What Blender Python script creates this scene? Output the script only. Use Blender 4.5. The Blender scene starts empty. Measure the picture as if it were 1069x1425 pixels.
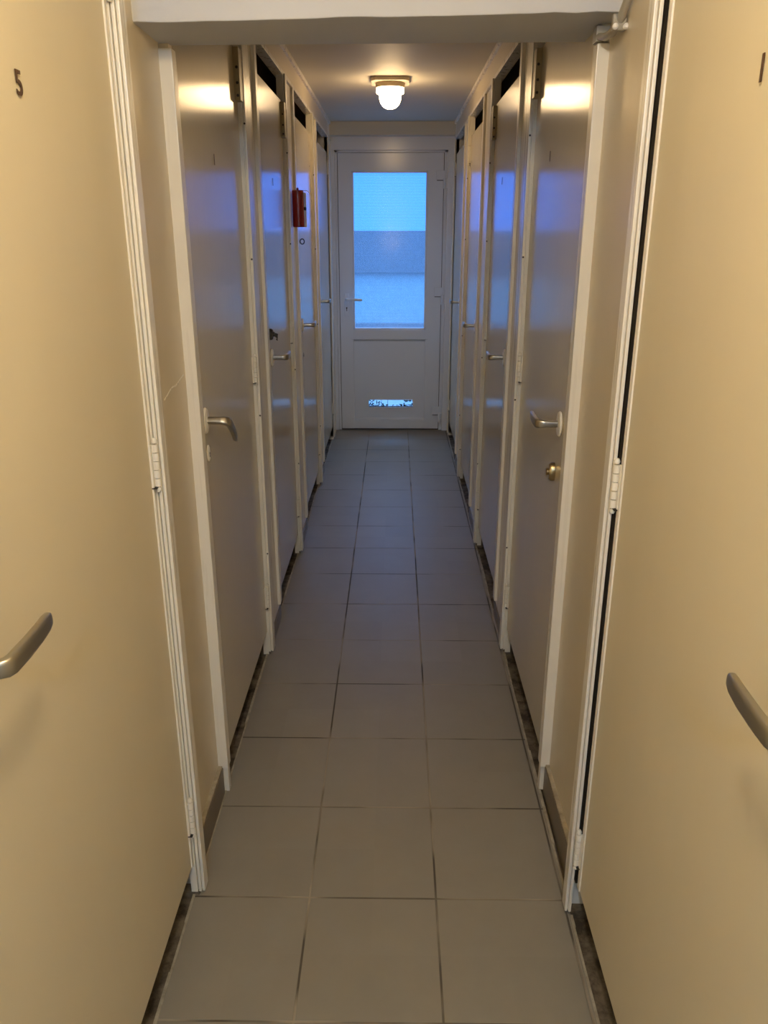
import bpy, bmesh, math, random
from mathutils import Vector, Matrix
random.seed(7)
S = bpy.context.scene
COL = S.collection

# ------------------------------------------------------------------ materials
def new_mat(name):
    m = bpy.data.materials.new(name); m.use_nodes = True
    nt = m.node_tree
    b = nt.nodes['Principled BSDF']
    return m, nt, b

def N(nt, t, **kw):
    n = nt.nodes.new(t)
    for k, v in kw.items():
        setattr(n, k, v)
    return n

def paint(name, col, rough=.25, streak=.06, bump=.02, dirt=0.0, spec=.5, scale=(60, 60, 2.2), var=.04, aniso=0.0, bdist=.004, coat=0.0):
    """oil paint laid on with a roller: faint vertical streaks in colour, roughness and height"""
    m, nt, b = new_mat(name)
    tc = N(nt, 'ShaderNodeTexCoord')
    mp = N(nt, 'ShaderNodeMapping'); mp.inputs['Scale'].default_value = scale
    nt.links.new(tc.outputs['Object'], mp.inputs['Vector'])
    ns = N(nt, 'ShaderNodeTexNoise'); ns.inputs['Scale'].default_value = 1.0; ns.inputs['Detail'].default_value = 3
    nt.links.new(mp.outputs[0], ns.inputs['Vector'])
    big = N(nt, 'ShaderNodeTexNoise'); big.inputs['Scale'].default_value = 3.0; big.inputs['Detail'].default_value = 4
    nt.links.new(tc.outputs['Object'], big.inputs['Vector'])
    mix = N(nt, 'ShaderNodeMix', data_type='RGBA')
    mix.inputs['A'].default_value = (*[c * (1 - var) for c in col], 1)
    mix.inputs['B'].default_value = (*[min(1, c * (1 + var)) for c in col], 1)
    nt.links.new(big.outputs['Fac'], mix.inputs['Factor'])
    out = mix.outputs['Result']
    if dirt:
        sp = N(nt, 'ShaderNodeTexNoise'); sp.inputs['Scale'].default_value = 9; sp.inputs['Detail'].default_value = 8
        nt.links.new(tc.outputs['Object'], sp.inputs['Vector'])
        rp = N(nt, 'ShaderNodeValToRGB'); rp.color_ramp.elements[0].position = .56; rp.color_ramp.elements[1].position = .72
        nt.links.new(sp.outputs['Fac'], rp.inputs['Fac'])
        mm = N(nt, 'ShaderNodeMath', operation='MULTIPLY'); mm.inputs[1].default_value = dirt
        nt.links.new(rp.outputs['Color'], mm.inputs[0])
        m2 = N(nt, 'ShaderNodeMix', data_type='RGBA'); m2.inputs['B'].default_value = (.12, .09, .05, 1)
        nt.links.new(mm.outputs[0], m2.inputs['Factor']); nt.links.new(out, m2.inputs['A'])
        out = m2.outputs['Result']
    nt.links.new(out, b.inputs['Base Color'])
    mr = N(nt, 'ShaderNodeMapRange'); mr.inputs['To Min'].default_value = max(.02, rough - streak); mr.inputs['To Max'].default_value = rough + streak
    nt.links.new(ns.outputs['Fac'], mr.inputs['Value']); nt.links.new(mr.outputs[0], b.inputs['Roughness'])
    bp = N(nt, 'ShaderNodeBump'); bp.inputs['Strength'].default_value = bump; bp.inputs['Distance'].default_value = bdist
    nt.links.new(ns.outputs['Fac'], bp.inputs['Height']); nt.links.new(bp.outputs[0], b.inputs['Normal'])
    b.inputs['Specular IOR Level'].default_value = spec
    if coat: b.inputs['Coat Weight'].default_value = coat; b.inputs['Coat Roughness'].default_value = .17; b.inputs['Coat IOR'].default_value = 1.6
    if aniso:      # roller strokes run up and down, so gloss spreads sideways
        b.inputs['Anisotropic'].default_value = aniso
        cv = N(nt, 'ShaderNodeCombineXYZ'); cv.inputs[1].default_value = 1.0
        nt.links.new(cv.outputs[0], b.inputs['Tangent'])
    return m

def metal(name, col, rough=.35, metallic=1.0):
    m, nt, b = new_mat(name)
    tc = N(nt, 'ShaderNodeTexCoord')
    ns = N(nt, 'ShaderNodeTexNoise'); ns.inputs['Scale'].default_value = 120; ns.inputs['Detail'].default_value = 4
    nt.links.new(tc.outputs['Object'], ns.inputs['Vector'])
    mr = N(nt, 'ShaderNodeMapRange'); mr.inputs['To Min'].default_value = rough * .8; mr.inputs['To Max'].default_value = rough * 1.25
    nt.links.new(ns.outputs['Fac'], mr.inputs['Value']); nt.links.new(mr.outputs[0], b.inputs['Roughness'])
    b.inputs['Base Color'].default_value = (*col, 1); b.inputs['Metallic'].default_value = metallic
    return m

M = {}
M['door'] = paint('cream_gloss_paint', (.69, .615, .46), rough=.20, streak=.015, bump=.3, bdist=.0005, spec=.8, aniso=.78, coat=.35, scale=(38, 38, .8))
M['door_front'] = paint('cream_matt_paint', (.69, .61, .44), rough=.44, streak=.04, bump=.3, bdist=.0006, spec=.3, scale=(38, 38, .8))
M['trim'] = paint('ivory_gloss_paint', (.82, .775, .68), rough=.28, streak=.03, bump=.02, dirt=.06)
M['panel'] = paint('cream_wall_paint', (.69, .61, .47), rough=.36, bump=.05, spec=.5, scale=(25, 25, 25))
M['beam'] = paint('white_plaster_paint', (.60, .62, .68), rough=.6, bump=.25, scale=(18, 18, 18), spec=.35)
M['ceil'] = paint('cream_ceiling_paint', (.68, .64, .54), rough=.60, streak=.05, bump=.06, scale=(6, 30, 6), spec=.3)
M['pvc'] = paint('white_plastic', (.78, .82, .89), rough=.20, streak=.03, bump=.0, var=.01, spec=.5)
M['seal_shadow'] = paint('rubber_and_shadow_grey', (.10, .10, .11), rough=.6, bump=0, spec=.3)  # rubber of the seals; also the panel's painted shadow lines
M['inside'] = paint('bare_boards', (.16, .13, .09), rough=.8, bump=.2, spec=.2)
M['gap'] = paint('black_gap_shade', (.022, .017, .012), rough=.8, bump=0, spec=.1)  # near-black that paints the shade inside the right door's gap
M['brown'] = paint('brown_primer', (.36, .29, .17), rough=.4, bump=.05, spec=.4)
M['skirt'] = paint('brown_skirting_glaze', (.16, .125, .085), rough=.32, bump=.02, spec=.5, scale=(8, 8, 8))
M['alu'] = metal('satin_aluminium', (.47, .45, .40), .34)
M['brass'] = metal('worn_brass', (.42, .32, .17), .30)
M['dark'] = metal('dark_metal', (.05, .045, .04), .45, .6)
M['digit'] = paint('brown_digit_paint', (.075, .035, .012), rough=.4, bump=0)
M['red'] = paint('red_enamel', (.27, .014, .014), rough=.22, bump=0, var=.06)
M['white'] = paint('white_wire_plastic', (.85, .84, .84), rough=.3, bump=0, var=.01)
M['grey'] = paint('grey_pipe_paint', (.36, .33, .27), rough=.38, bump=.05)
M['fix'] = paint('beige_fixture_plastic', (.62, .52, .38), rough=.4, bump=0)
M['concrete'] = None

def concrete(name, c1, c2, rough=.85):
    m, nt, b = new_mat(name)
    tc = N(nt, 'ShaderNodeTexCoord')
    ns = N(nt, 'ShaderNodeTexNoise'); ns.inputs['Scale'].default_value = 22; ns.inputs['Detail'].default_value = 10; ns.inputs['Roughness'].default_value = .65
    nt.links.new(tc.outputs['Object'], ns.inputs['Vector'])
    r = N(nt, 'ShaderNodeValToRGB'); r.color_ramp.elements[0].position = .38; r.color_ramp.elements[1].position = .66
    r.color_ramp.elements[0].color = (*c1, 1); r.color_ramp.elements[1].color = (*c2, 1)
    nt.links.new(ns.outputs['Fac'], r.inputs['Fac']); nt.links.new(r.outputs['Color'], b.inputs['Base Color'])
    bp = N(nt, 'ShaderNodeBump'); bp.inputs['Strength'].default_value = .6; bp.inputs['Distance'].default_value = .01
    nt.links.new(ns.outputs['Fac'], bp.inputs['Height']); nt.links.new(bp.outputs[0], b.inputs['Normal'])
    b.inputs['Roughness'].default_value = rough
    return m
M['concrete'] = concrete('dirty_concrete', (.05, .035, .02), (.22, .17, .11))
M['mortar'] = concrete('pale_mortar', (.30, .26, .19), (.48, .42, .32))
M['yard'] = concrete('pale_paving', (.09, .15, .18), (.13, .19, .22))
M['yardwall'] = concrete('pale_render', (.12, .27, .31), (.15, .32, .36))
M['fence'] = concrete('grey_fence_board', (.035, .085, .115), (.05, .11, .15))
M['leaf'] = concrete('dead_leaf', (.012, .02, .008), (.05, .05, .02))

def tiles():
    m, nt, b = new_mat('brown_grey_floor_tiles')
    tc = N(nt, 'ShaderNodeTexCoord')
    sp = N(nt, 'ShaderNodeSeparateXYZ'); nt.links.new(tc.outputs['Object'], sp.inputs[0])
    def line(axis, off, step, w):
        a = N(nt, 'ShaderNodeMath', operation='SUBTRACT'); nt.links.new(sp.outputs[axis], a.inputs[0]); a.inputs[1].default_value = off
        d = N(nt, 'ShaderNodeMath', operation='DIVIDE'); nt.links.new(a.outputs[0], d.inputs[0]); d.inputs[1].default_value = step
        ad = N(nt, 'ShaderNodeMath', operation='ADD'); nt.links.new(d.outputs[0], ad.inputs[0]); ad.inputs[1].default_value = .5
        f = N(nt, 'ShaderNodeMath', operation='FLOOR'); nt.links.new(ad.outputs[0], f.inputs[0])
        fr = N(nt, 'ShaderNodeMath', operation='SUBTRACT'); nt.links.new(ad.outputs[0], fr.inputs[0]); nt.links.new(f.outputs[0], fr.inputs[1])
        c = N(nt, 'ShaderNodeMath', operation='SUBTRACT'); nt.links.new(fr.outputs[0], c.inputs[0]); c.inputs[1].default_value = .5
        ab = N(nt, 'ShaderNodeMath', operation='ABSOLUTE'); nt.links.new(c.outputs[0], ab.inputs[0])
        mr = N(nt, 'ShaderNodeMapRange'); mr.inputs['From Min'].default_value = w * .6 / step; mr.inputs['From Max'].default_value = w / step
        mr.inputs['To Min'].default_value = 1; mr.inputs['To Max'].default_value = 0
        nt.links.new(ab.outputs[0], mr.inputs['Value'])
        return mr.outputs[0], f.outputs[0]
    lx, ix = line('X', .104, .302, .0030)
    ly, iy = line('Y', 1.467, .3150, .0030)
    mx = N(nt, 'ShaderNodeMath', operation='MAXIMUM'); nt.links.new(lx, mx.inputs[0]); nt.links.new(ly, mx.inputs[1])
    cb = N(nt, 'ShaderNodeCombineXYZ'); nt.links.new(ix, cb.inputs[0]); nt.links.new(iy, cb.inputs[1])
    wn = N(nt, 'ShaderNodeTexWhiteNoise'); nt.links.new(cb.outputs[0], wn.inputs['Vector'])
    ns = N(nt, 'ShaderNodeTexNoise'); ns.inputs['Scale'].default_value = 7; ns.inputs['Detail'].default_value = 8; ns.inputs['Roughness'].default_value = .7
    nt.links.new(tc.outputs['Object'], ns.inputs['Vector'])
    mix = N(nt, 'ShaderNodeMix', data_type='RGBA'); mix.inputs['A'].default_value = (.235, .208, .165, 1); mix.inputs['B'].default_value = (.305, .274, .222, 1)
    a = N(nt, 'ShaderNodeMath', operation='MULTIPLY_ADD'); nt.links.new(wn.outputs['Value'], a.inputs[0]); a.inputs[1].default_value = .22
    b2 = N(nt, 'ShaderNodeMath', operation='MULTIPLY'); nt.links.new(ns.outputs['Fac'], b2.inputs[0]); b2.inputs[1].default_value = .8
    nt.links.new(b2.outputs[0], a.inputs[2]); nt.links.new(a.outputs[0], mix.inputs['Factor'])
    g = N(nt, 'ShaderNodeMix', data_type='RGBA'); nt.links.new(mx.outputs[0], g.inputs['Factor'])
    nt.links.new(mix.outputs['Result'], g.inputs['A'])
    gn = N(nt, 'ShaderNodeTexNoise'); gn.inputs['Scale'].default_value = 3.5; nt.links.new(tc.outputs['Object'], gn.inputs['Vector'])
    gr = N(nt, 'ShaderNodeValToRGB'); gr.color_ramp.elements[0].position = .42; gr.color_ramp.elements[1].position = .58
    gr.color_ramp.elements[0].color = (.09, .075, .055, 1); gr.color_ramp.elements[1].color = (.34, .29, .22, 1)
    nt.links.new(gn.outputs['Fac'], gr.inputs['Fac']); nt.links.new(gr.outputs['Color'], g.inputs['B'])
    nt.links.new(g.outputs['Result'], b.inputs['Base Color'])
    mr = N(nt, 'ShaderNodeMapRange'); mr.inputs['To Min'].default_value = .46; mr.inputs['To Max'].default_value = .85
    nt.links.new(mx.outputs[0], mr.inputs['Value']); nt.links.new(mr.outputs[0], b.inputs['Roughness'])
    b.inputs['Coat Weight'].default_value = .03; b.inputs['Coat Roughness'].default_value = .28
    h = N(nt, 'ShaderNodeMath', operation='SUBTRACT'); nt.links.new(ns.outputs['Fac'], h.inputs[0]); h.inputs[1].default_value = 0
    h2 = N(nt, 'ShaderNodeMath', operation='MULTIPLY_ADD'); nt.links.new(mx.outputs[0], h2.inputs[0]); h2.inputs[1].default_value = -1.5
    h3 = N(nt, 'ShaderNodeMath', operation='MULTIPLY'); nt.links.new(h.outputs[0], h3.inputs[0]); h3.inputs[1].default_value = .25
    nt.links.new(h3.outputs[0], h2.inputs[2])
    bp = N(nt, 'ShaderNodeBump'); bp.inputs['Strength'].default_value = .5; bp.inputs['Distance'].default_value = .002
    nt.links.new(h2.outputs[0], bp.inputs['Height']); nt.links.new(bp.outputs[0], b.inputs['Normal'])
    return m
M['tiles'] = tiles()

def reeded_glass():
    m, nt, b = new_mat('reeded_glass')
    nt.nodes.remove(b)
    out = nt.nodes['Material Output']
    tc = N(nt, 'ShaderNodeTexCoord')
    wv = N(nt, 'ShaderNodeTexWave', wave_type='BANDS', bands_direction='Z'); wv.inputs['Scale'].default_value = 30; wv.inputs['Distortion'].default_value = .3
    nt.links.new(tc.outputs['Object'], wv.inputs['Vector'])
    bp = N(nt, 'ShaderNodeBump'); bp.inputs['Strength'].default_value = .4; bp.inputs['Distance'].default_value = .002
    nt.links.new(wv.outputs['Fac'], bp.inputs['Height'])
    cr = N(nt, 'ShaderNodeMix', data_type='RGBA'); cr.inputs['A'].default_value = (.70, .76, .82, 1); cr.inputs['B'].default_value = (.96, .97, .98, 1)
    nt.links.new(wv.outputs['Fac'], cr.inputs['Factor'])
    tr = N(nt, 'ShaderNodeBsdfTransparent'); nt.links.new(cr.outputs['Result'], tr.inputs['Color'])
    tl = N(nt, 'ShaderNodeBsdfTranslucent'); tl.inputs['Color'].default_value = (.9, .92, .95, 1)
    nt.links.new(bp.outputs[0], tl.inputs['Normal'])
    gl = N(nt, 'ShaderNodeBsdfGlossy'); gl.inputs['Roughness'].default_value = .15; nt.links.new(bp.outputs[0], gl.inputs['Normal'])
    m1 = N(nt, 'ShaderNodeMixShader'); m1.inputs[0].default_value = .06
    nt.links.new(tr.outputs[0], m1.inputs[1]); nt.links.new(tl.outputs[0], m1.inputs[2])
    m2 = N(nt, 'ShaderNodeMixShader'); m2.inputs[0].default_value = .03
    nt.links.new(m1.outputs[0], m2.inputs[1]); nt.links.new(gl.outputs[0], m2.inputs[2])
    nt.links.new(m2.outputs[0], out.inputs['Surface'])
    return m
M['glass'] = reeded_glass()

def lamp_glass(name, col, power):
    m, nt, b = new_mat(name)
    b.inputs['Base Color'].default_value = (.9, .85, .75, 1)
    b.inputs['Emission Color'].default_value = (*col, 1)
    b.inputs['Emission Strength'].default_value = power
    return m
M['lit'] = lamp_glass('lit_opal_glass', (1.0, .68, .35), 31)
M['lit_near'] = lamp_glass('lit_opal_glass_near', (1.0, .78, .47), 150)
M['cool_fill'] = lamp_glass('cool_fill_glass', (.56, .86, 1.28), 185)  # glow of the added fill lamp behind the camera

# ------------------------------------------------------------------ geometry helpers
def add_box(bm, x0, x1, y0, y1, z0, z1, bev=0.0, mtx=None):
    x0, x1 = sorted((x0, x1)); y0, y1 = sorted((y0, y1)); z0, z1 = sorted((z0, z1))
    r = bmesh.ops.create_cube(bm, size=1.0)
    vs = r['verts']
    for v in vs:
        v.co = Vector(((x0 + x1) / 2 + v.co.x * (x1 - x0), (y0 + y1) / 2 + v.co.y * (y1 - y0), (z0 + z1) / 2 + v.co.z * (z1 - z0)))
    if bev > 0:
        es = list({e for v in vs for e in v.link_edges})
        rr = bmesh.ops.bevel(bm, geom=es, offset=bev, segments=2, profile=.6, affect='EDGES')
        vs = list({v for f in rr['faces'] for v in f.verts} | {v for v in vs if v.is_valid})
    if mtx is not None:
        for v in vs: v.co = mtx @ v.co
    return vs

def add_prism(bm, pts, z0, z1):
    """vertical prism over a plan polygon"""
    a = [bm.verts.new((p[0], p[1], z0)) for p in pts]
    b = [bm.verts.new((p[0], p[1], z1)) for p in pts]
    n = len(pts)
    bm.faces.new(a); bm.faces.new(b)
    for i in range(n):
        bm.faces.new((a[i], a[(i + 1) % n], b[(i + 1) % n], b[i]))
    bmesh.ops.recalc_face_normals(bm, faces=bm.faces)

def add_sweep(bm, pts, secs, up=Vector((0, 0, 1)), seg=14, power=2.0):
    """tube along pts; secs = (half width across, half height along up) per point; superellipse section"""
    rings = []
    n = len(pts)
    pts = [Vector(p) for p in pts]
    for i, p in enumerate(pts):
        t = (pts[min(i + 1, n - 1)] - pts[max(i - 1, 0)]).normalized()
        side = t.cross(up)
        if side.length < 1e-4: side = t.cross(Vector((0, 1, 0)))
        side.normalize(); u = side.cross(t).normalized()
        a, b = secs[i]
        ring = []
        for k in range(seg):
            th = 2 * math.pi * k / seg
            c, s = math.cos(th), math.sin(th)
            ring.append(bm.verts.new(p + side * (a * math.copysign(abs(c) ** (2 / power), c)) + u * (b * math.copysign(abs(s) ** (2 / power), s))))
        rings.append(ring)
    for i in range(n - 1):
        for k in range(seg):
            bm.faces.new((rings[i][k], rings[i][(k + 1) % seg], rings[i + 1][(k + 1) % seg], rings[i + 1][k]))
    bm.faces.new(rings[0]); bm.faces.new(rings[-1])
    bmesh.ops.recalc_face_normals(bm, faces=bm.faces)

def add_lathe(bm, prof, seg=32, mtx=None):
    """profile (r, h) revolved about +Z, then transformed"""
    rings = []
    for r, h in prof:
        if r < 1e-6:
            rings.append([bm.verts.new((0, 0, h))])
        else:
            rings.append([bm.verts.new((r * math.cos(2 * math.pi * k / seg), r * math.sin(2 * math.pi * k / seg), h)) for k in range(seg)])
    for a, b in zip(rings, rings[1:]):
        if len(a) == 1 and len(b) == 1: continue
        for k in range(seg):
            k2 = (k + 1) % seg
            if len(a) == 1: bm.faces.new((a[0], b[k], b[k2]))
            elif len(b) == 1: bm.faces.new((a[k], a[k2], b[0]))
            else: bm.faces.new((a[k], a[k2], b[k2], b[k]))
    if len(rings[0]) > 1: bm.faces.new(rings[0])
    if len(rings[-1]) > 1: bm.faces.new(rings[-1])
    vs = [v for r in rings for v in r]
    if mtx is not None:
        for v in vs: v.co = mtx @ v.co
    bmesh.ops.recalc_face_normals(bm, faces=bm.faces)
    return vs

def obj(name, bm, mat, parent=None, smooth=False, loc=None, label=None):
    me = bpy.data.meshes.new(name); bm.normal_update(); bm.to_mesh(me); bm.free()
    me.materials.append(mat)
    if smooth:
        for p in me.polygons: p.use_smooth = True
        try: me.set_sharp_from_angle(angle=math.radians(38))
        except Exception: pass
    o = bpy.data.objects.new(name, me); COL.objects.link(o)
    if smooth:
        wn = o.modifiers.new('weighted', 'WEIGHTED_NORMAL'); wn.mode = 'FACE_AREA'; wn.weight = 100; wn.keep_sharp = True
    if parent is not None: o.parent = parent
    if loc is not None: o.location = loc
    if label: o['label'] = label
    return o

def empty(name, loc=(0, 0, 0)):
    o = bpy.data.objects.new(name, None); COL.objects.link(o); o.location = loc
    o.empty_display_size = .05
    return o

def tag(o, label=None, cat=None, group=None, kind=None):
    if label: o['label'] = label
    if cat: o['category'] = cat
    if group: o['group'] = group
    if kind: o['kind'] = kind
    return o

def boxobj(name, mat, dims, parent=None, bev=0.0, label=None):
    bm = bmesh.new(); add_box(bm, *dims, bev=bev)
    return obj(name, bm, mat, parent, smooth=bev > 0, label=label)

# ------------------------------------------------------------------ layout
XL, XR = -.468, .420            # faces of the two partitions
TOPZ, TRZ, CEIL = 2.00, 2.10, 2.215
END = 6.20                      # exit door plane
BACK = -1.6
OUT = 1.05                      # depth of closets

def side(s):
    """maps d (into the corridor from the partition's face) to world X; s=-1 left, +1 right"""
    base = XL if s < 0 else XR
    return lambda d: base - s * d

# ------------------------------------------------------------------ shell
def structure(name, mat, dims, label, cat, bev=0.0):
    return tag(boxobj(name, mat, dims, bev=bev), label, cat, kind='structure')

f = boxobj('floor', M['tiles'], (XL - .006, XR - .006, BACK, END + .0, -.03, 0))
tag(f, 'brown-grey square ceramic tile floor with thin grout lines running down the corridor', 'floor', kind='structure')
for s, nm in ((-1, 'left'), (1, 'right')):
    X = side(s)
    e = boxobj('closet_slab', M['concrete'], (X(-.0055 if s < 0 else .0055), X(-OUT), BACK, END, -.045, -.012), f, label='dark rough dirty concrete showing below the ' + nm + ' doors')
    bm = bmesh.new(); 
    # rough pale mortar edge along the last tiles
    x_in = X(-.004) if s < 0 else X(.007)
    for k in range(60):
        y0 = BACK + (END - BACK) * k / 60; y1 = BACK + (END - BACK) * (k + 1) / 60
        w = .004 + random.random() * .004
        add_box(bm, x_in, x_in + s * w, y0, y1, -.012, .0012 + random.random() * .0015)
    obj('mortar_edge', bm, M['mortar'], f, label='pale grout line edging the tiles on the ' + nm)
c = structure('ceiling', M['ceil'], (XL - OUT - .1, XR + OUT + .1, BACK, END + .2, CEIL, CEIL + .08), 'low cream painted corridor ceiling', 'ceiling')

for s, nm in ((-1, 'left'), (1, 'right')):
    X = side(s)
    w = structure('wall_' + nm, M['inside'], (X(-OUT), X(-OUT - .1), BACK, END, -.05, CEIL), 'dark back wall of the closets on the ' + nm, 'wall')
structure('wall_back', M['beam'], (XL - OUT - .1, XR + OUT + .1, BACK - .1, BACK, -.05, CEIL), 'plastered end wall of the corridor', 'wall')

# end wall around the exit door
DX0, DX1, DZ = -.418, .345, 2.030
fw = tag(empty('wall_front', (0, END, 0)), 'end wall with boxed lintel around the white exit door', 'wall', kind='structure')
def part_w(name, mat, x0, x1, y0, y1, z0, z1, parent, bev=0.0, label=None, oy=END):
    bm = bmesh.new(); add_box(bm, x0, x1, y0 - oy, y1 - oy, z0, z1, bev=bev)
    return obj(name, bm, mat, parent, smooth=bev > 0, label=label)
part_w('masonry', M['panel'], XL - OUT - .1, DX0 - .055, END + .02, END + .2, -.05, CEIL, fw)
part_w('masonry', M['panel'], DX1 + .085, XR + OUT + .1, END + .02, END + .2, -.05, CEIL, fw)
part_w('lintel', M['panel'], DX0 - .06, DX1 + .09, END + .02, END + .2, DZ + .06, CEIL, fw)
part_w('ceiling_box', M['ceil'], XL, XR, END - .13, END + .02, 2.128, CEIL, fw, bev=.003, label='beige boxed band above the door frame')

# ------------------------------------------------------------------ exit door
d1 = tag(empty('door_1', (0, END, 0)), 'white plastic exit door with blue-lit reeded glass pane and low vent slot', 'door', kind='structure')
def D(name, mat, x0, x1, y0, y1, z0, z1, bev=.003, label=None, parent=None):
    return part_w(name, mat, x0, x1, END + y0, END + y1, z0, z1, parent or d1, bev, label)
# fixed frame: stepped uprights and head
bm = bmesh.new()
for a, b_, y0 in ((DX0 - .052, DX0 - .022, -.045), (DX0 - .024, DX0 - .004, -.02), (DX1 + .004, DX1 + .030, -.02), (DX1 + .028, DX1 + .078, -.045)):
    add_box(bm, a, b_, y0, .07, 0, DZ + .012, bev=.002)
add_box(bm, DX0 - .052, DX1 + .078, -.045, .07, DZ + .010, DZ + .102, bev=.002)
add_box(bm, DX0 - .03, DX1 + .03, -.02, .07, DZ - .004, DZ + .014, bev=.002)
obj('door_frame', bm, M['pvc'], d1, smooth=True)
GX0, GX1, GZ0, GZ1 = -.318, .232, .786, 1.904
PX0, PX1, PZ0, PZ1 = -.331, .250, .085, .712
SX0, SX1, SZ0, SZ1 = -.205, .142, .184, .240
bm = bmesh.new()   # leaf: stiles and rails as one welded frame
zb = .012
add_box(bm, DX0, GX0, -.030, .035, zb, DZ - .006, bev=.003)
add_box(bm, GX1, DX1, -.030, .035, zb, DZ - .006, bev=.003)
add_box(bm, GX0 - .002, GX1 + .002, -.0295, .035, GZ1, DZ - .0065, bev=.0025)
add_box(bm, GX0 - .002, GX1 + .002, -.0295, .035, PZ1, GZ0, bev=.0025)
add_box(bm, GX0 - .002, GX1 + .002, -.0295, .035, zb + .0005, PZ0, bev=.0025)
obj('door_leaf', bm, M['pvc'], d1, smooth=True)
# glazing beads
bm = bmesh.new()
for (a, b_, z0, z1) in ((GX0, GX0 + .012, GZ0, GZ1), (GX1 - .012, GX1, GZ0, GZ1), (GX0, GX1, GZ0, GZ0 + .012), (GX0, GX1, GZ1 - .012, GZ1)):
    add_box(bm, a, b_, -.022, .0, z0, z1, bev=.002)
obj('glazing_bead', bm, M['pvc'], d1, smooth=True)
D('glass_pane', M['glass'], GX0 + .004, GX1 - .004, .000, .006, GZ0 + .004, GZ1 - .004, bev=0, label='reeded obscure glass glowing blue with daylight')
# lower panel built around the slot
bm = bmesh.new()
for (a, b_, z0, z1) in ((PX0 + .006, SX0, PZ0, PZ1), (SX1, PX1 - .006, PZ0, PZ1), (SX0, SX1, SZ1, PZ1), (SX0, SX1, PZ0, SZ0)):
    add_box(bm, a, b_, -.016, .016, z0, z1)
bmesh.ops.remove_doubles(bm, verts=bm.verts, dist=.0001)
obj('lower_panel', bm, M['pvc'], d1)
bm = bmesh.new()
for (a, b_, z0, z1) in ((PX0, PX0 + .008, PZ0, PZ1), (PX1 - .008, PX1, PZ0, PZ1), (PX0, PX1, PZ1 - .008, PZ1), (PX0, PX1, PZ0, PZ0 + .008)):
    add_box(bm, a, b_, -.024, -.014, z0, z1, bev=.0015)
obj('panel_bead', bm, M['pvc'], d1, smooth=True)
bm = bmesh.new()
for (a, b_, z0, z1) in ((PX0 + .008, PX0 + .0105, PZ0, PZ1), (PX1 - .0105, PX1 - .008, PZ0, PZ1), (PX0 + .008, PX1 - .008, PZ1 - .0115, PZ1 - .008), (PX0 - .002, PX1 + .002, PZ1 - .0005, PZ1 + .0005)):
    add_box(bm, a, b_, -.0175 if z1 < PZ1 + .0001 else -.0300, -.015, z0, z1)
obj('panel_shadow_line', bm, M['seal_shadow'], d1)  # thin dark strips drawn as shadow lines round the lower panel
bm = bmesh.new()
for (a, b_, z0, z1) in ((SX0 - .006, SX0, SZ0 - .006, SZ1 + .006), (SX1, SX1 + .006, SZ0 - .006, SZ1 + .006), (SX0, SX1, SZ1, SZ1 + .006), (SX0, SX1, SZ0 - .006, SZ0)):
    add_box(bm, a, b_, -.020, .020, z0, z1, bev=.001)
slot = obj('vent_slot', bm, M['pvc'], d1, smooth=True, label='narrow open vent slot with daylight and dead leaves behind')
for xx in (-.105, -.055):
    bm = bmesh.new(); add_box(bm, xx - .0015, xx + .0015, .004, .008, SZ0, SZ1)
    obj('slot_bar', bm, M['dark'], slot)
bm = bmesh.new()
for k in range(70):
    x = random.choice([random.uniform(SX0, SX1), random.uniform(SX0, -.09), random.uniform(.07, SX1)])
    hz = SZ0 + abs(random.gauss(0, .007))
    if x < -.09 and random.random() < .45: hz = random.uniform(SZ0, SZ1 - .012)
    if x > .07 and random.random() < .7: hz = random.choice([random.uniform(SZ0, SZ1), SZ1 - .014, SZ0 + .01])
    y = .010 + random.random() * .014
    r = random.uniform(.004, .0095)
    n = 7
    ring = []
    ax = Matrix.Rotation(random.uniform(0, 6.28), 3, 'Y') @ Matrix.Rotation(random.uniform(-.5, .5), 3, 'X')
    for q in range(n):
        rr = r * (1 if q % 2 else .6)
        v = ax @ Vector((rr * 1.5 * math.cos(q * 6.283 / n), 0, rr * .8 * math.sin(q * 6.283 / n)))
        ring.append(Vector((x, y, hz)) + v)
    a = [bm.verts.new(p) for p in ring]; b2 = [bm.verts.new(p + Vector((0, .0012, 0))) for p in ring]
    bm.faces.new(a); bm.faces.new(b2[::-1])
    for q in range(n): bm.faces.new((a[q], b2[q], b2[(q + 1) % n], a[(q + 1) % n]))
bmesh.ops.recalc_face_normals(bm, faces=bm.faces)
lv = obj('dead_leaves', bm, M['leaf'], None); lv.location = (0, END, 0)
tag(lv, 'dark dead leaves caught in the low slot of the exit door', 'leaves', kind='stuff')
# lever, backplate, hinges
bm = bmesh.new()
add_box(bm, -.384, -.350, -.040, -.030, .885, 1.055, bev=.004)
h = obj('handle_plate', bm, M['pvc'], d1, smooth=True)
bm = bmesh.new()
add_sweep(bm, [(-.367, -.035, 1.012), (-.367, -.075, 1.012), (-.362, -.088, 1.012), (-.345, -.092, 1.012), (-.30, -.092, 1.012), (-.258, -.090, 1.010), (-.248, -.088, 1.009)],
          [(.008, .010), (.008, .010), (.008, .010), (.007, .010), (.006, .010), (.0055, .0095), (.003, .006)], power=2.6)
obj('lever', bm, M['pvc'], h, smooth=True)
bm = bmesh.new()
add_lathe(bm, [(0, 0), (.0055, 0), (.0055, .003), (0, .003)], 16, Matrix.Translation((-.367, -.0405, .948)) @ Matrix.Rotation(math.pi / 2, 4, 'X'))
add_box(bm, -.3693, -.3647, -.043, -.038, .925, .948)
obj('keyhole', bm, M['dark'], h)
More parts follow.
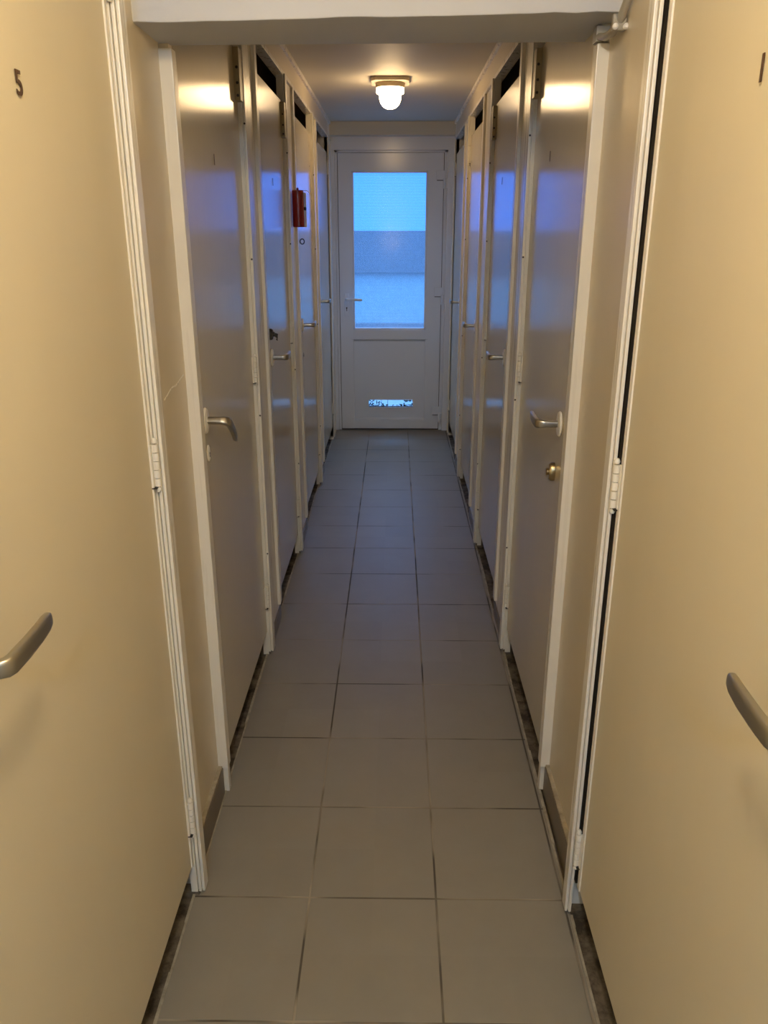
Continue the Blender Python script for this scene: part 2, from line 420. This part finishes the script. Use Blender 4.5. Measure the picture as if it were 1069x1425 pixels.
for z in (1.845, 1.035, .13):
    bm = bmesh.new()
    add_box(bm, DX1 - .052, DX1 + .012, -.040, -.029, z - .002, z + .062, bev=.003)
    add_lathe(bm, [(0, 0), (.009, 0), (.009, .07), (0, .07)], 16, Matrix.Translation((DX1 + .006, -.046, z - .06)))
    add_box(bm, DX1 + .010, DX1 + .034, -.036, -.019, z - .058, z + .008, bev=.002)
    hg = obj('hinge', bm, M['pvc'], d1, smooth=True)
    bm = bmesh.new(); add_box(bm, DX1 - .048, DX1 + .008, -.0415, -.030, z - .006, z - .002)
    obj('hinge_gap', bm, M['seal_shadow'], hg)
bm = bmesh.new()
add_box(bm, DX0 - .004, DX0, -.012, .03, .01, DZ - .004); add_box(bm, DX1, DX1 + .004, -.012, .03, .01, DZ - .004)
add_box(bm, DX0 - .004, DX1 + .004, -.012, .03, DZ - .006, DZ); add_box(bm, DX0 - .004, DX1 + .004, -.012, .03, .001, .012)
obj('rubber_seal', bm, M['seal_shadow'], d1)

# outdoors: small yard seen as soft shapes through the obscure glass
structure('ground', M['yard'], (-6, 6, END + .2, 16, -.30, -.02), 'pale paving outside the exit door', 'ground')
yw = structure('wall_yard', M['yardwall'], (-5, 5, 9.3, 9.5, -.05, 1.06), 'low pale retaining wall out in the yard', 'wall')
boxobj('coping', M['fence'], (-5, 5, 9.24, 9.52, 1.06, 1.50), yw)
boxobj('plinth', M['fence'], (-5, 5, 9.22, 9.31, -.05, .50), yw)

# ------------------------------------------------------------------ posts, fillers, cornices
tn = [0]
def trim(label, cat='trim'):
    tn[0] += 1
    return tag(empty('trim_%d' % tn[0]), label, cat, kind='structure')

def post(s, y0, w0, y1, w1, d0=.018, d1_=.011, label='', ztop=CEIL, z0=.012):
    """upright of the partition: body with a hinge-side batten (near) and a door stop (far)"""
    X = side(s)
    t = trim(label)
    bm = bmesh.new(); add_box(bm, X(-.020), X(.0), y0 + .002, y1 + w1 - .001, .0 , ztop)
    obj('post_body', bm, M['trim'], t)
    bm = bmesh.new()
    add_box(bm, X(-.02), X(d0 - .001), y0 + .008, y0 + w0 - .002, z0 + .001, TRZ - .001)
    add_box(bm, X(-.02), X(d0 * .45), y0, y0 + w0, z0, TRZ, bev=.0018)
    add_box(bm, X(d0 * .58), X(d0), y0 + .003, y0 + w0 - .001, z0, TRZ - .0005, bev=.0022)
    hb = obj('hinge_batten', bm, M['trim'], t, smooth=True)
    for zz in (.42, .95, 1.44, 1.78):
        bm = bmesh.new(); add_lathe(bm, [(0, 0), (.0032, 0), (.0026, .0008), (0, .0008)], 10, Matrix.Rotation(math.pi / 2, 4, 'X'))
        obj('screw', bm, M['dark'], hb, loc=(X(d0 * .78), y0 + .0032, zz + random.uniform(-.05, .05)))
    bm = bmesh.new()
    add_box(bm, X(-.02), X(d1_), y1, y1 + w1, .075, TRZ, bev=.002)
    obj('stop_batten', bm, M['trim'], t, smooth=True)
    # scuffed foot blocks and the partition board running back into the closet
    bm = bmesh.new(); add_box(bm, X(-.03), X(.006), y0 + .004, y1 + w1 - .002, -.011, .055)
    obj('foot_block', bm, M['skirt'], t)
    bm = bmesh.new(); add_box(bm, X(-.020), X(-OUT), (y0 + y1) / 2, (y0 + y1) / 2 + .02, -.012, ztop)
    obj('partition_board', bm, M['inside'], t)
    return t

def front_post(s, y0, yp1, yj, yj1, dp, label, jlabel):
    X = side(s)
    t = trim(label)
    bm = bmesh.new()     # three-stepped moulding on the hinge side of the front door
    add_box(bm, X(.0045 if s > 0 else -.012), X(.019), y0 + .009, y0 + .034, .014, 2.158)
    add_box(bm, X(-.05), X(.018), y0 + .024, y0 + .034, .014, 2.158)
    if s < 0: add_box(bm, X(-.012), X(.0040), y0, y0 + .034, .012, 2.16, bev=.0018)
    add_box(bm, X(.0058), X(.0125), y0 + .001, y0 + .0345, .012, 2.16, bev=.0022)
    add_box(bm, X(.0140), X(.0205), y0 + .003, y0 + .035, .012, 2.16, bev=.0024)
    obj('moulding', bm, M['trim'], t, smooth=True)
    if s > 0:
        bm = bmesh.new(); add_box(bm, X(-.05), X(.0044), y0 - .004, y0 + .0235, .102, 2.155)  # black strip standing in for shade, keeps the door gap dark
        obj('gap_shade', bm, M['gap'], t, label='black strip painted as the shade in the gap beside the door')
    bm = bmesh.new(); add_box(bm, X(-.05), X(.006), y0 + .003, y0 + .033, -.011, .014)
    obj('foot_block', bm, M['concrete'], t)
    nm = 'left' if s < 0 else 'right'
    w = tag(boxobj('wall_%s_filler' % nm, M['panel'], (X(dp), X(dp - .10), y0 + .03, yj + .002, .0, CEIL)), 'cream filler wall between the two nearest doors on the ' + nm, 'wall', kind='structure')
    if s < 0:   # crack in the paint
        bm = bmesh.new()
        pts = [Vector((X(dp + .0004), yj - .185 + .165 * k / 7, 1.165 + .022 * k / 7 + random.uniform(-.004, .004))) for k in range(8)]
        add_sweep(bm, pts, [(.0010, .0016)] * 8, seg=6)
        obj('paint_crack', bm, M['trim'], w, label='thin ragged paint ridge')
    b = tag(boxobj('baseboard_' + nm, M['skirt'], (X(dp + .012), X(dp - .01), y0 + .034, yj + .004, -.005, .088), bev=.002), 'short brown tile skirting between the two nearest doors on the ' + nm, 'baseboard', kind='structure')
    boxobj('skirting_grout', M['mortar'], (X(dp + .0105), X(dp - .005), y0 + .034, yj, .086, .094), b)
    j = trim(jlabel)
    bm = bmesh.new()
    add_box(bm, X(-.05), X(.0085), yj, yj1, .085, 1.852 if s < 0 else 1.862, bev=.0035)
    obj('jamb_board', bm, M['trim'], j, smooth=True)
    bm = bmesh.new(); add_box(bm, X(-.05), X(.0045), yj + .012, yj1 - .001, .0, .10, bev=.002)
    obj('jamb_foot', bm, M['trim'], j, smooth=True)
    bm = bmesh.new(); add_box(bm, X(-.05), X(.0), yj + .01, yj1, .1, CEIL)
    obj('jamb_body', bm, M['panel'], j)
    bm = bmesh.new(); add_box(bm, X(-.10), X(-OUT), yj, yj + .02, -.012, CEIL)
    obj('partition_board', bm, M['panel'], j)

def cornice(s, y0, y1, label):
    X = side(s)
    t = trim(label, 'cornice')
    bm = bmesh.new(); add_box(bm, X(-.03), X(.0035), y0, y1, TRZ, CEIL, bev=.001)
    obj('fascia', bm, M['panel'], t)
    bm = bmesh.new(); add_box(bm, X(-.03), X(.010), y0, y1, TRZ - .006, TRZ + .010, bev=.002)
    obj('bead', bm, M['trim'], t, smooth=True)
    bm = bmesh.new(); add_box(bm, X(-.03), X(.016), y0, y1, CEIL - .020, CEIL - .0005, bev=.004)
    obj('ceiling_bead', bm, M['trim'], t, smooth=True)

front_post(-1, 1.468, 1.50, 1.832, 1.868, -.019, 'grooved ivory moulding on the hinge side of door 5', 'ivory jamb board between filler wall and first far door on the left')
front_post(1, 1.420, 1.455, 1.850, 1.888, -.017, 'grooved ivory moulding beside the gap of door 1', 'ivory jamb board between filler wall and first far door on the right')
post(-1, 2.612, .046, 2.880, .042, label='ivory upright between first and second far doors on the left')
post(-1, 3.600, .046, 3.905, .045, label='ivory upright under the red cylinder on the left')
post(-1, 4.725, .046, 4.975, .045, label='ivory upright between third and last closets on the left')
post(1, 2.640, .046, 2.925, .042, label='ivory upright between first and second far doors on the right')
post(1, 3.715, .046, 4.095, .045, label='ivory upright between second and third far doors on the right')
post(1, 4.860, .046, 5.180, .045, label='ivory upright between third and last closets on the right')
for s, y0, nm in ((-1, 5.86, 'left'), (1, 6.00, 'right')):
    X = side(s)
    t = trim('last ivory upright against the exit door wall on the ' + nm)
    bm = bmesh.new(); add_box(bm, X(-.06), X(.004), y0, END + .02, .0, CEIL, bev=.001)
    obj('post_body', bm, M['trim'], t)
    bm = bmesh.new(); add_box(bm, X(-.02), X(.014), y0, y0 + .03, .02, TRZ, bev=.002)
    obj('hinge_batten', bm, M['trim'], t, smooth=True)
cornice(-1, 1.86, END - .10, 'ivory fascia above the open transoms on the left')
cornice(1, 1.96, END - .10, 'ivory fascia above the open transoms on the right')
for s, nm in ((-1, 'left'), (1, 'right')):
    X = side(s)
    t = trim('head board over the nearest door on the ' + nm)
    bm = bmesh.new(); add_box(bm, X(-.03), X(.004), BACK, 1.5, 2.02, CEIL)
    obj('fascia', bm, M['panel'], t)
    # partition behind the camera
    structure('wall_%s_rear' % nm, M['panel'], (X(0), X(-.06), BACK, .64 if s < 0 else .56, 0, 2.03), 'painted partition behind the nearest door on the ' + nm, 'wall')
    bm = bmesh.new(); add_box(bm, X(-.06), X(-OUT), .60 if s < 0 else .52, .62 if s < 0 else .54, -.012, CEIL)
    obj('partition_board', bm, M['panel'], t)

# dropped beam across the corridor (slightly out of level, as in the place)
bm = bmesh.new()
def bz(x): return 1.861 + (x + .49) / .93 * .038
pl = [(-.52, 1.668), (.47, 1.777), (.47, 2.035), (-.52, 1.853)]
nx = 24
rows = []
for iy in range(2):
    for iz in range(2):
        row = []
        for k in range(nx + 1):
            u = k / nx
            a = Vector(pl[0]).lerp(Vector(pl[1]), u); c2 = Vector(pl[3]).lerp(Vector(pl[2]), u)
            p = a if iy == 0 else c2
            z = bz(p.x) + (random.choice([0, 0, .0004, -.0004, .0018]) if iz == 0 and iy == 0 else 0) if iz == 0 else CEIL
            row.append(bm.verts.new((p.x, p.y + (random.uniform(-.0004, .0004) if iz == 0 else 0), z)))
        rows.append(row)
fb, ft, bb, bt = rows
for k in range(nx):
    for r1, r2 in ((fb, ft), (ft, bt), (bt, bb), (bb, fb)):
        bm.faces.new((r1[k], r1[k + 1], r2[k + 1], r2[k]))
bm.faces.new((fb[0], ft[0], bt[0], bb[0])); bm.faces.new((fb[-1], bb[-1], bt[-1], ft[-1]))
bmesh.ops.recalc_face_normals(bm, faces=bm.faces)
be = [e for e in bm.edges if all(v in fb for v in e.verts)]
bmesh.ops.bevel(bm, geom=be, offset=.004, segments=2, profile=.5, affect='EDGES')
bo = obj('ceiling_beam', bm, M['beam'], None, smooth=True)
tag(bo, 'low white plastered beam crossing the corridor with a chipped lower edge', 'beam', kind='structure')

# ------------------------------------------------------------------ closet doors
def lever(s, parent, y, z, droop=0.0, plate=True, big=True, mat=None):
    """round rose, neck and flat grip pointing down the corridor"""
    X = side(s)
    sg = -s
    rb = bmesh.new()
    R = Matrix.Rotation(math.pi / 2 * sg, 4, 'Y')
    add_lathe(rb, [(0, 0), (.024, 0), (.026, .003), (.024, .007), (.012, .009), (0, .009)], 28, Matrix.Scale(1.25, 4, (0, 0, 1)) @ R)
    rose = obj('rose', rb, M['trim'] if plate else M['alu'], parent, smooth=True, loc=(X(.0), y, z))
    lb = bmesh.new()
    x = lambda d: sg * d
    pts = [(x(.004), 0, 0), (x(.040), 0, 0), (x(.050), .001, 0), (x(.056), .005, 0), (x(.0585), .013, 0), (x(.059), .045, 0), (x(.058), .080, 0), (x(.056), .105, 0), (x(.0545), .116, 0), (x(.0535), .121, 0)]
    sec = [(.008, .008), (.008, .009), (.0075, .0105), (.0068, .0115), (.0062, .012), (.006, .0122), (.006, .0118), (.0058, .0108), (.005, .009), (.0015, .004)]
    add_sweep(lb, pts, sec, seg=20, power=3.4)
    lo = obj('lever', lb, mat or M['alu'], rose, smooth=True)
    lo.rotation_euler = (-droop, 0, 0)
    return rose

def hinge(s, parent, y, z, big=False):
    X = side(s)
    bm = bmesh.new()
    r = .0062
    H = .085
    xk = X(.008)
    for k in range(5):
        a = z - H / 2 + H * k / 5 + .0007; b = z - H / 2 + H * (k + 1) / 5 - .0007
        add_lathe(bm, [(0, a), (r, a), (r, b), (0, b)], 14, Matrix.Translation((xk, y, 0)))
    add_lathe(bm, [(0, z + H / 2), (r * .8, z + H / 2 + .002), (r * .95, z + H / 2 + .006), (r * .6, z + H / 2 + .011), (0, z + H / 2 + .012)], 14, Matrix.Translation((xk, y, 0)))
    add_lathe(bm, [(0, z - H / 2), (r * .8, z - H / 2 - .002), (r * .95, z - H / 2 - .006), (r * .6, z - H / 2 - .011), (0, z - H / 2 - .012)], 14, Matrix.Translation((xk, y, 0)))
    add_box(bm, X(-.001), X(.0035), y - .013, y, z - H / 2, z + H / 2, bev=.0008)
    h = obj('hinge', bm, M['trim'], parent, smooth=True)
    bm = bmesh.new()
    add_box(bm, X(-.001), X(.009), y - .014, y + .002, z - H / 2 - .002, z - H / 2 - .0002)
    obj('hinge_gap', bm, M['dark'], h)
    return h

def text(s, parent, ch, y, z, size):
    X = side(s)
    cu = bpy.data.curves.new('number', 'FONT'); cu.body = ch; cu.size = size * 1.42; cu.extrude = .0006; cu.align_x = 'CENTER'; cu.offset = .0004
    cu.materials.append(M['digit'])
    tmp = bpy.data.objects.new('number_curve', cu)
    dg = bpy.context.evaluated_depsgraph_get()
    COL.objects.link(tmp); bpy.context.view_layer.update()
    me = bpy.data.meshes.new_from_object(tmp.evaluated_get(bpy.context.evaluated_depsgraph_get()))
    COL.objects.unlink(tmp); bpy.data.objects.remove(tmp)
    me.materials.clear(); me.materials.append(M['digit'])
    o = bpy.data.objects.new('number', me); COL.objects.link(o)
    o.parent = parent
    o.location = (X(.0008), y, z)
    # read from the corridor
    o.rotation_euler = (math.pi / 2, 0, math.pi / 2 if s < 0 else -math.pi / 2)
    return o

def escutcheon(s, parent, y, z, mat, key=False, w=.013, h=.021, name='keyhole_plate', th=.0045):
    X = side(s); sg = -s
    bm = bmesh.new()
    R = Matrix.Rotation(math.pi / 2 * sg, 4, 'Y')
    add_lathe(bm, [(0, 0), (1, 0), (1.0, th * .6), (.8, th), (0, th)], 24, Matrix.Diagonal((1, w, h, 1)) @ R)
    p = obj(name, bm, mat, parent, smooth=True, loc=(X(0), y, z))
    bm = bmesh.new()
    if key:
        add_lathe(bm, [(0, th - .001), (.0085, th - .001), (.0085, th + .006), (.007, th + .007), (0, th + .007)], 18, R)
        obj('lock_cylinder', bm, mat, p, smooth=True)
    else:
        add_lathe(bm, [(0, .004), (.003, .004), (.003, .0052), (0, .0052)], 10, R)
        add_box(bm, sg * .004, sg * .0052, -.0013, .0013, -.010, 0)
        obj('keyhole', bm, M['dark'], p)
    return p

def closet_door(s, y0, y1, label, lev, num=None, hinges=(), blocks=True, ztop=TOPZ, z0=.10, group=None, holes=(), mat='door'):
    X = side(s)
    nm = 'closet_door'
    t = tag(empty(nm), label, 'door', group=group, kind='thing')
    bm = bmesh.new()
    add_box(bm, X(-.040), X(-.001), y0, y1, z0, ztop, bev=.0025)
    obj('panel', bm, M[mat], t, smooth=True)
    ly, lz, droop, plate = lev
    lever(s, t, ly, lz, droop, plate)
    for hy, hz in hinges: hinge(s, t, hy, hz)
    if num: text(s, t, *num)
    for hy, hz in holes:
        bm = bmesh.new(); add_lathe(bm, [(0, 0), (.004, 0), (.004, .001), (0, .001)], 12, Matrix.Rotation(math.pi / 2 * -s, 4, 'Y'))
        obj('screw_hole', bm, M['dark'], t, loc=(X(-.0005), hy, hz))
    return t

def top_block(s, parent, y, z0, z1, d=.016, w=.045):
    X = side(s)
    bm = bmesh.new(); add_box(bm, X(-.001), X(d), y - w, y, z0, z1, bev=.0015)
    b = obj('hinge_block', bm, M['brown'], parent, smooth=True, label='brown block with screws at the top corner')
    for zz in (z0 + .012, z0 + .045, z0 + .085):
        bm = bmesh.new(); add_lathe(bm, [(0, 0), (.0042, 0), (.0036, .002), (0, .0022)], 12, Matrix.Rotation(math.pi / 2, 4, 'X'))
        obj('screw', bm, M['dark'], b, loc=(X(d * .55), y - w, zz))

# nearest pair
dL = closet_door(-1, .66, 1.462, 'nearest cream door on the left, marked 5, with satin lever handle', (.727, 1.062, 0, False), num=('5', 1.094, 1.6585, .029), hinges=((1.463, 1.073), (1.463, .235), (1.463, 1.90)), mat='door_front')
dR = closet_door(1, .58, 1.402, 'nearest cream door on the right, marked 1, standing slightly open along a dark gap', (.634, 1.042, 0, False), num=('1', 1.030, 1.6615, .030), hinges=((1.414, 1.050), (1.414, .20), (1.414, 1.90)), mat='door_front')
for dd, s_, ye in ((dL, -1, 1.462), (dR, 1, 1.402)):
    X_ = side(s_)
    bm = bmesh.new(); add_box(bm, X_(-.006), X_(.0022), ye - .011, ye + (.006 if s_ > 0 else .0005), .101, 1.999, bev=.0014)
    obj('edge_strip', bm, M['trim'], dd, smooth=True, label='paler painted edge strip')
# left side, further in
d = closet_door(-1, 1.872, 2.606, 'first left door beyond the beam, with drooping bronze-toned lever and keyhole', (1.900, 1.060, .62, True), num=('1', 2.216, 1.660, .026), hinges=((2.609, 1.068), (2.609, .240)))
escutcheon(-1, d, 1.912, .974, M['trim'])
top_block(-1, d, 2.606, 1.858, 1.995)
d = closet_door(-1, 2.928, 3.594, 'second left door beyond the beam, with dark lock above its lever', (3.010, 1.048, 0, True), num=('1', 3.25, 1.662, .026), hinges=((3.597, 1.068), (3.597, .24)))
e = escutcheon(-1, d, 3.000, 1.135, M['dark'], key=True, w=.018, h=.021, name='lock_plate', th=.012)
bm = bmesh.new(); add_sweep(bm, [(.018, 0, 0), (.025, .002, -.004), (.027, .004, -.014), (.025, .006, -.022)], [(.0016, .006), (.002, .008), (.0018, .009), (.0014, .006)], seg=8)
obj('key', bm, M['dark'], e, smooth=True)
top_block(-1, d, 3.594, 1.86, 1.99)
d = closet_door(-1, 3.955, 4.720, 'third left door beyond the beam, beside the red cylinder, with small round ring', (4.060, 1.052, 0, True), hinges=((4.722, .24),), holes=((4.66, 1.93), (4.66, 1.83)))
bm = bmesh.new(); 
segs = 28
ringpts = [(.010 * math.cos(2 * math.pi * k / segs), 0, .012 * math.sin(2 * math.pi * k / segs)) for k in range(segs + 1)]
add_sweep(bm, ringpts, [(.0026, .0026)] * (segs + 1), up=Vector((0, 1, 0)), seg=8)
obj('ring', bm, M['dark'], d, smooth=True, loc=(XL + .012, 4.08, 1.450))
bm = bmesh.new(); add_lathe(bm, [(0, 0), (.010, 0), (.006, .0008), (0, .0008)], 14, Matrix.Rotation(math.pi / 2, 4, 'Y'))
escutcheon(-1, d, 4.06, .905, M['alu'], w=.009, h=.011)
bm.free()
closet_door(-1, 5.025, 5.850, 'last door on the left, beside the exit door', (5.060, 1.085, 0, True), hinges=((5.853, 1.9), (5.853, .24)), holes=((5.80, 1.95), (5.80, 1.87)))
# right side, further in
d = closet_door(1, 1.892, 2.634, 'first right door beyond the beam, with level lever and worn brass lock', (1.962, 1.040, 0, True), num=('1', 2.356, 1.678, .026), hinges=((2.637, 1.068), (2.637, .235)))
escutcheon(1, d, 2.000, .903, M['brass'], key=True, w=.017, h=.025, name='lock_plate', th=.015)
top_block(1, d, 2.634, 1.868, 1.995)
d = closet_door(1, 2.970, 3.709, 'second right door beyond the beam, opposite the dark lock', (3.040, 1.045, 0, True), num=('1', 3.38, 1.672, .026), hinges=((3.712, 1.068), (3.712, .24)))
top_block(1, d, 3.709, 1.86, 1.99)
closet_door(1, 4.145, 4.854, 'third right door beyond the beam, with narrow reveal and level lever', (4.20, 1.035, 0, True), hinges=((4.857, 1.90), (4.857, .24)), holes=((4.80, 1.86),))
closet_door(1, 5.230, 5.994, 'last door on the right, beside the exit door hinges', (5.27, 1.065, 0, True), hinges=((5.996, 1.9), (5.996, .24)), holes=((5.94, 1.95), (5.94, 1.87)))

# ------------------------------------------------------------------ red cylinder on the left upright
rc = tag(empty('red_canister', (XL + .030, 3.80, 1.515)), 'small red cylinder with white wire clipped to the left upright', 'canister', kind='thing')
bm = bmesh.new()
add_lathe(bm, [(0, 0), (.024, 0), (.026, .004), (.026, .150), (.024, .155), (0, .156)], 28)
obj('body', bm, M['red'], rc, smooth=True)
bm = bmesh.new(); add_lathe(bm, [(0, .156), (.005, .156), (.005, .164), (0, .166)], 12)
obj('cap', bm, M['red'], rc, smooth=True)
bm = bmesh.new(); add_box(bm, -.028, -.002, .020, .030, .004, .150, bev=.002)
obj('back_plate', bm, M['red'], rc, smooth=True)
bm = bmesh.new(); add_box(bm, .010, .034, .026, .030, .0, .146, bev=.0015)
pl_ = obj('white_plate', bm, M['white'], rc, smooth=True)
bm = bmesh.new(); add_lathe(bm, [(0, 0), (.007, 0), (.007, .012), (0, .014)], 14, Matrix.Translation((.0225, .012, .078)) @ Matrix.Rotation(math.pi / 2, 4, 'Y'))
obj('catch', bm, M['dark'], rc, smooth=True)
bm = bmesh.new()
wp = [(.004 + .054 * math.sin(a), .026, .146 + .016 * math.sin(a * 2) - .034 * (1 - math.cos(a))) for a in [k * .17 for k in range(10)]]
add_sweep(bm, wp, [(.0012, .0012)] * len(wp), seg=8)
obj('wire', bm, M['white'], rc, smooth=True)

# ------------------------------------------------------------------ grey pipe in the upper right corner
gp = tag(empty('conduit_pipe', (.42, 1.80, 1.86)), 'grey painted pipe elbow with clamp under the right end of the beam', 'pipe', kind='thing')
def W(p): return Vector(p) - Vector((.42, 1.80, 1.86))
bm = bmesh.new()
P0 = [(.432, 1.60, 2.05), (.430, 1.64, 1.97), (.427, 1.69, 1.905), (.424, 1.735, 1.872)]
add_sweep(bm, [W(p) for p in P0], [(.008, .008)] * 4, up=Vector((1, 0, 0)), seg=16)
obj('pipe', bm, M['grey'], gp, smooth=True)
bm = bmesh.new()
P1 = [(.424, 1.735, 1.872), (.421, 1.78, 1.864), (.418, 1.82, 1.866), (.417, 1.858, 1.875)]
add_sweep(bm, [W(p) for p in P1], [(.007, .009)] * 4, up=Vector((1, 0, 0)), seg=16)
obj('pipe', bm, M['grey'], gp, smooth=True)
bm = bmesh.new()
q = W((.424, 1.735, 1.872))
add_box(bm, q.x - .014, q.x + .012, q.y - .010, q.y + .006, q.z - .014, q.z + .014, bev=.003)
cl = obj('clamp', bm, M['grey'], gp, smooth=True)
for dz, dx in ((-.012, -.010), (-.012, .010)):
    bm = bmesh.new()
    add_lathe(bm, [(0, 0), (.0055, .001), (.0055, .006), (.003, .009), (0, .0095)], 14, Matrix.Translation((q.x + dx, q.y - .010, q.z + dz + .004)) @ Matrix.Rotation(math.pi / 2, 4, 'X'))
    obj('bolt', bm, M['white'], cl, smooth=True)
bm = bmesh.new()
q = W((.420, 1.870, 1.880))
add_box(bm, q.x - .012, q.x + .016, q.y - .018, q.y + .016, q.z - .016, q.z + .014, bev=.003)
obj('end_box', bm, M['grey'], gp, smooth=True)

# ------------------------------------------------------------------ ceiling lamps
def ceiling_lamp(x, y, label, mat):
    t = tag(empty('ceiling_lamp', (x, y, CEIL)), label, 'lamp', kind='thing')
    bm = bmesh.new()
    a = .095; c_ = .022
    pts = [(-a + c_, -a), (a - c_, -a), (a, -a + c_), (a, a - c_), (a - c_, a), (-a + c_, a), (-a, a - c_), (-a, -a + c_)]
    add_prism(bm, pts, -.018, 0)
    es = [e for e in bm.edges if all(abs(v.co.z + .018) < 1e-5 for v in e.verts)]
    bmesh.ops.bevel(bm, geom=es, offset=.004, segments=2, profile=.6, affect='EDGES')
    obj('mounting_plate', bm, M['fix'], t)
    bm = bmesh.new(); add_lathe(bm, [(0, -.016), (.074, -.016), (.074, -.030), (.070, -.040), (0, -.040)], 36)
    obj('collar', bm, M['fix'], t, smooth=True)
    bm = bmesh.new()
    prof = [(.060, -.036), (.069, -.038), (.070, -.058), (.068, -.064), (.059, -.066), (.056, -.070)]
    for k in range(9):
        u = k / 8 * math.pi / 2
        prof.append((.055 * math.cos(u) ** .85 if k < 8 else 0, -.078 - .057 * math.sin(u)))
    add_lathe(bm, prof, 36)
    obj('glass_shade', bm, mat, t, smooth=True, label='glowing opal glass dome')
    return t
ceiling_lamp(-.030, 4.46, 'lit round glass ceiling lamp on the ceiling before the exit door', M['lit'])
ceiling_lamp(-.010, .42, 'lit round glass ceiling lamp above the two nearest doors', M['lit_near'])
ceiling_lamp(0, -1.0, 'added unseen cool white lamp, in place of daylight from behind, at the near end of the corridor', M['cool_fill'])  # added out of view to whiten the beam, stands in for daylight

# ------------------------------------------------------------------ daylight
wd = bpy.data.worlds.new('daylight'); S.world = wd; wd.use_nodes = True
nt = wd.node_tree; bg = nt.nodes['Background']
tc = N(nt, 'ShaderNodeTexCoord'); sp = N(nt, 'ShaderNodeSeparateXYZ'); nt.links.new(tc.outputs['Generated'], sp.inputs[0])
rp = N(nt, 'ShaderNodeValToRGB'); e = rp.color_ramp.elements
e[0].position = 0; e[0].color = (.075, .44, 2.0, 1); e[1].position = .9; e[1].color = (2.0, 3.6, 6.6, 1)
k = e.new(.08); k.color = (.085, .45, 2.0, 1)
nt.links.new(sp.outputs['Z'], rp.inputs['Fac']); nt.links.new(rp.outputs['Color'], bg.inputs['Color'])
bg.inputs['Strength'].default_value = 1.35

# ------------------------------------------------------------------ camera
cam = bpy.data.cameras.new('camera'); co = bpy.data.objects.new('camera', cam); COL.objects.link(co)
cam.sensor_fit = 'VERTICAL'; cam.sensor_height = 24; cam.lens = 24 * 1100 / 1425
cam.clip_start = .02
pitch = math.atan(391.5 / 1100); yaw = math.atan(16 / 1100 * math.cos(pitch))
co.location = (0, 0, 1.5); co.rotation_euler = (math.pi / 2 - pitch, 0, yaw)
S.camera = co
S.view_settings.view_transform = 'Standard'; S.view_settings.look = 'None'
S.view_settings.gamma = 1; S.view_settings.exposure = 0.2
try: S.view_settings.use_curve_mapping = False
except Exception: pass
S.cycles.max_bounces = 14; S.cycles.diffuse_bounces = 8; S.cycles.glossy_bounces = 6; S.cycles.transparent_max_bounces = 12
S.cycles.sample_clamp_indirect = 6
try: S.cycles.use_denoising = True
except Exception: pass
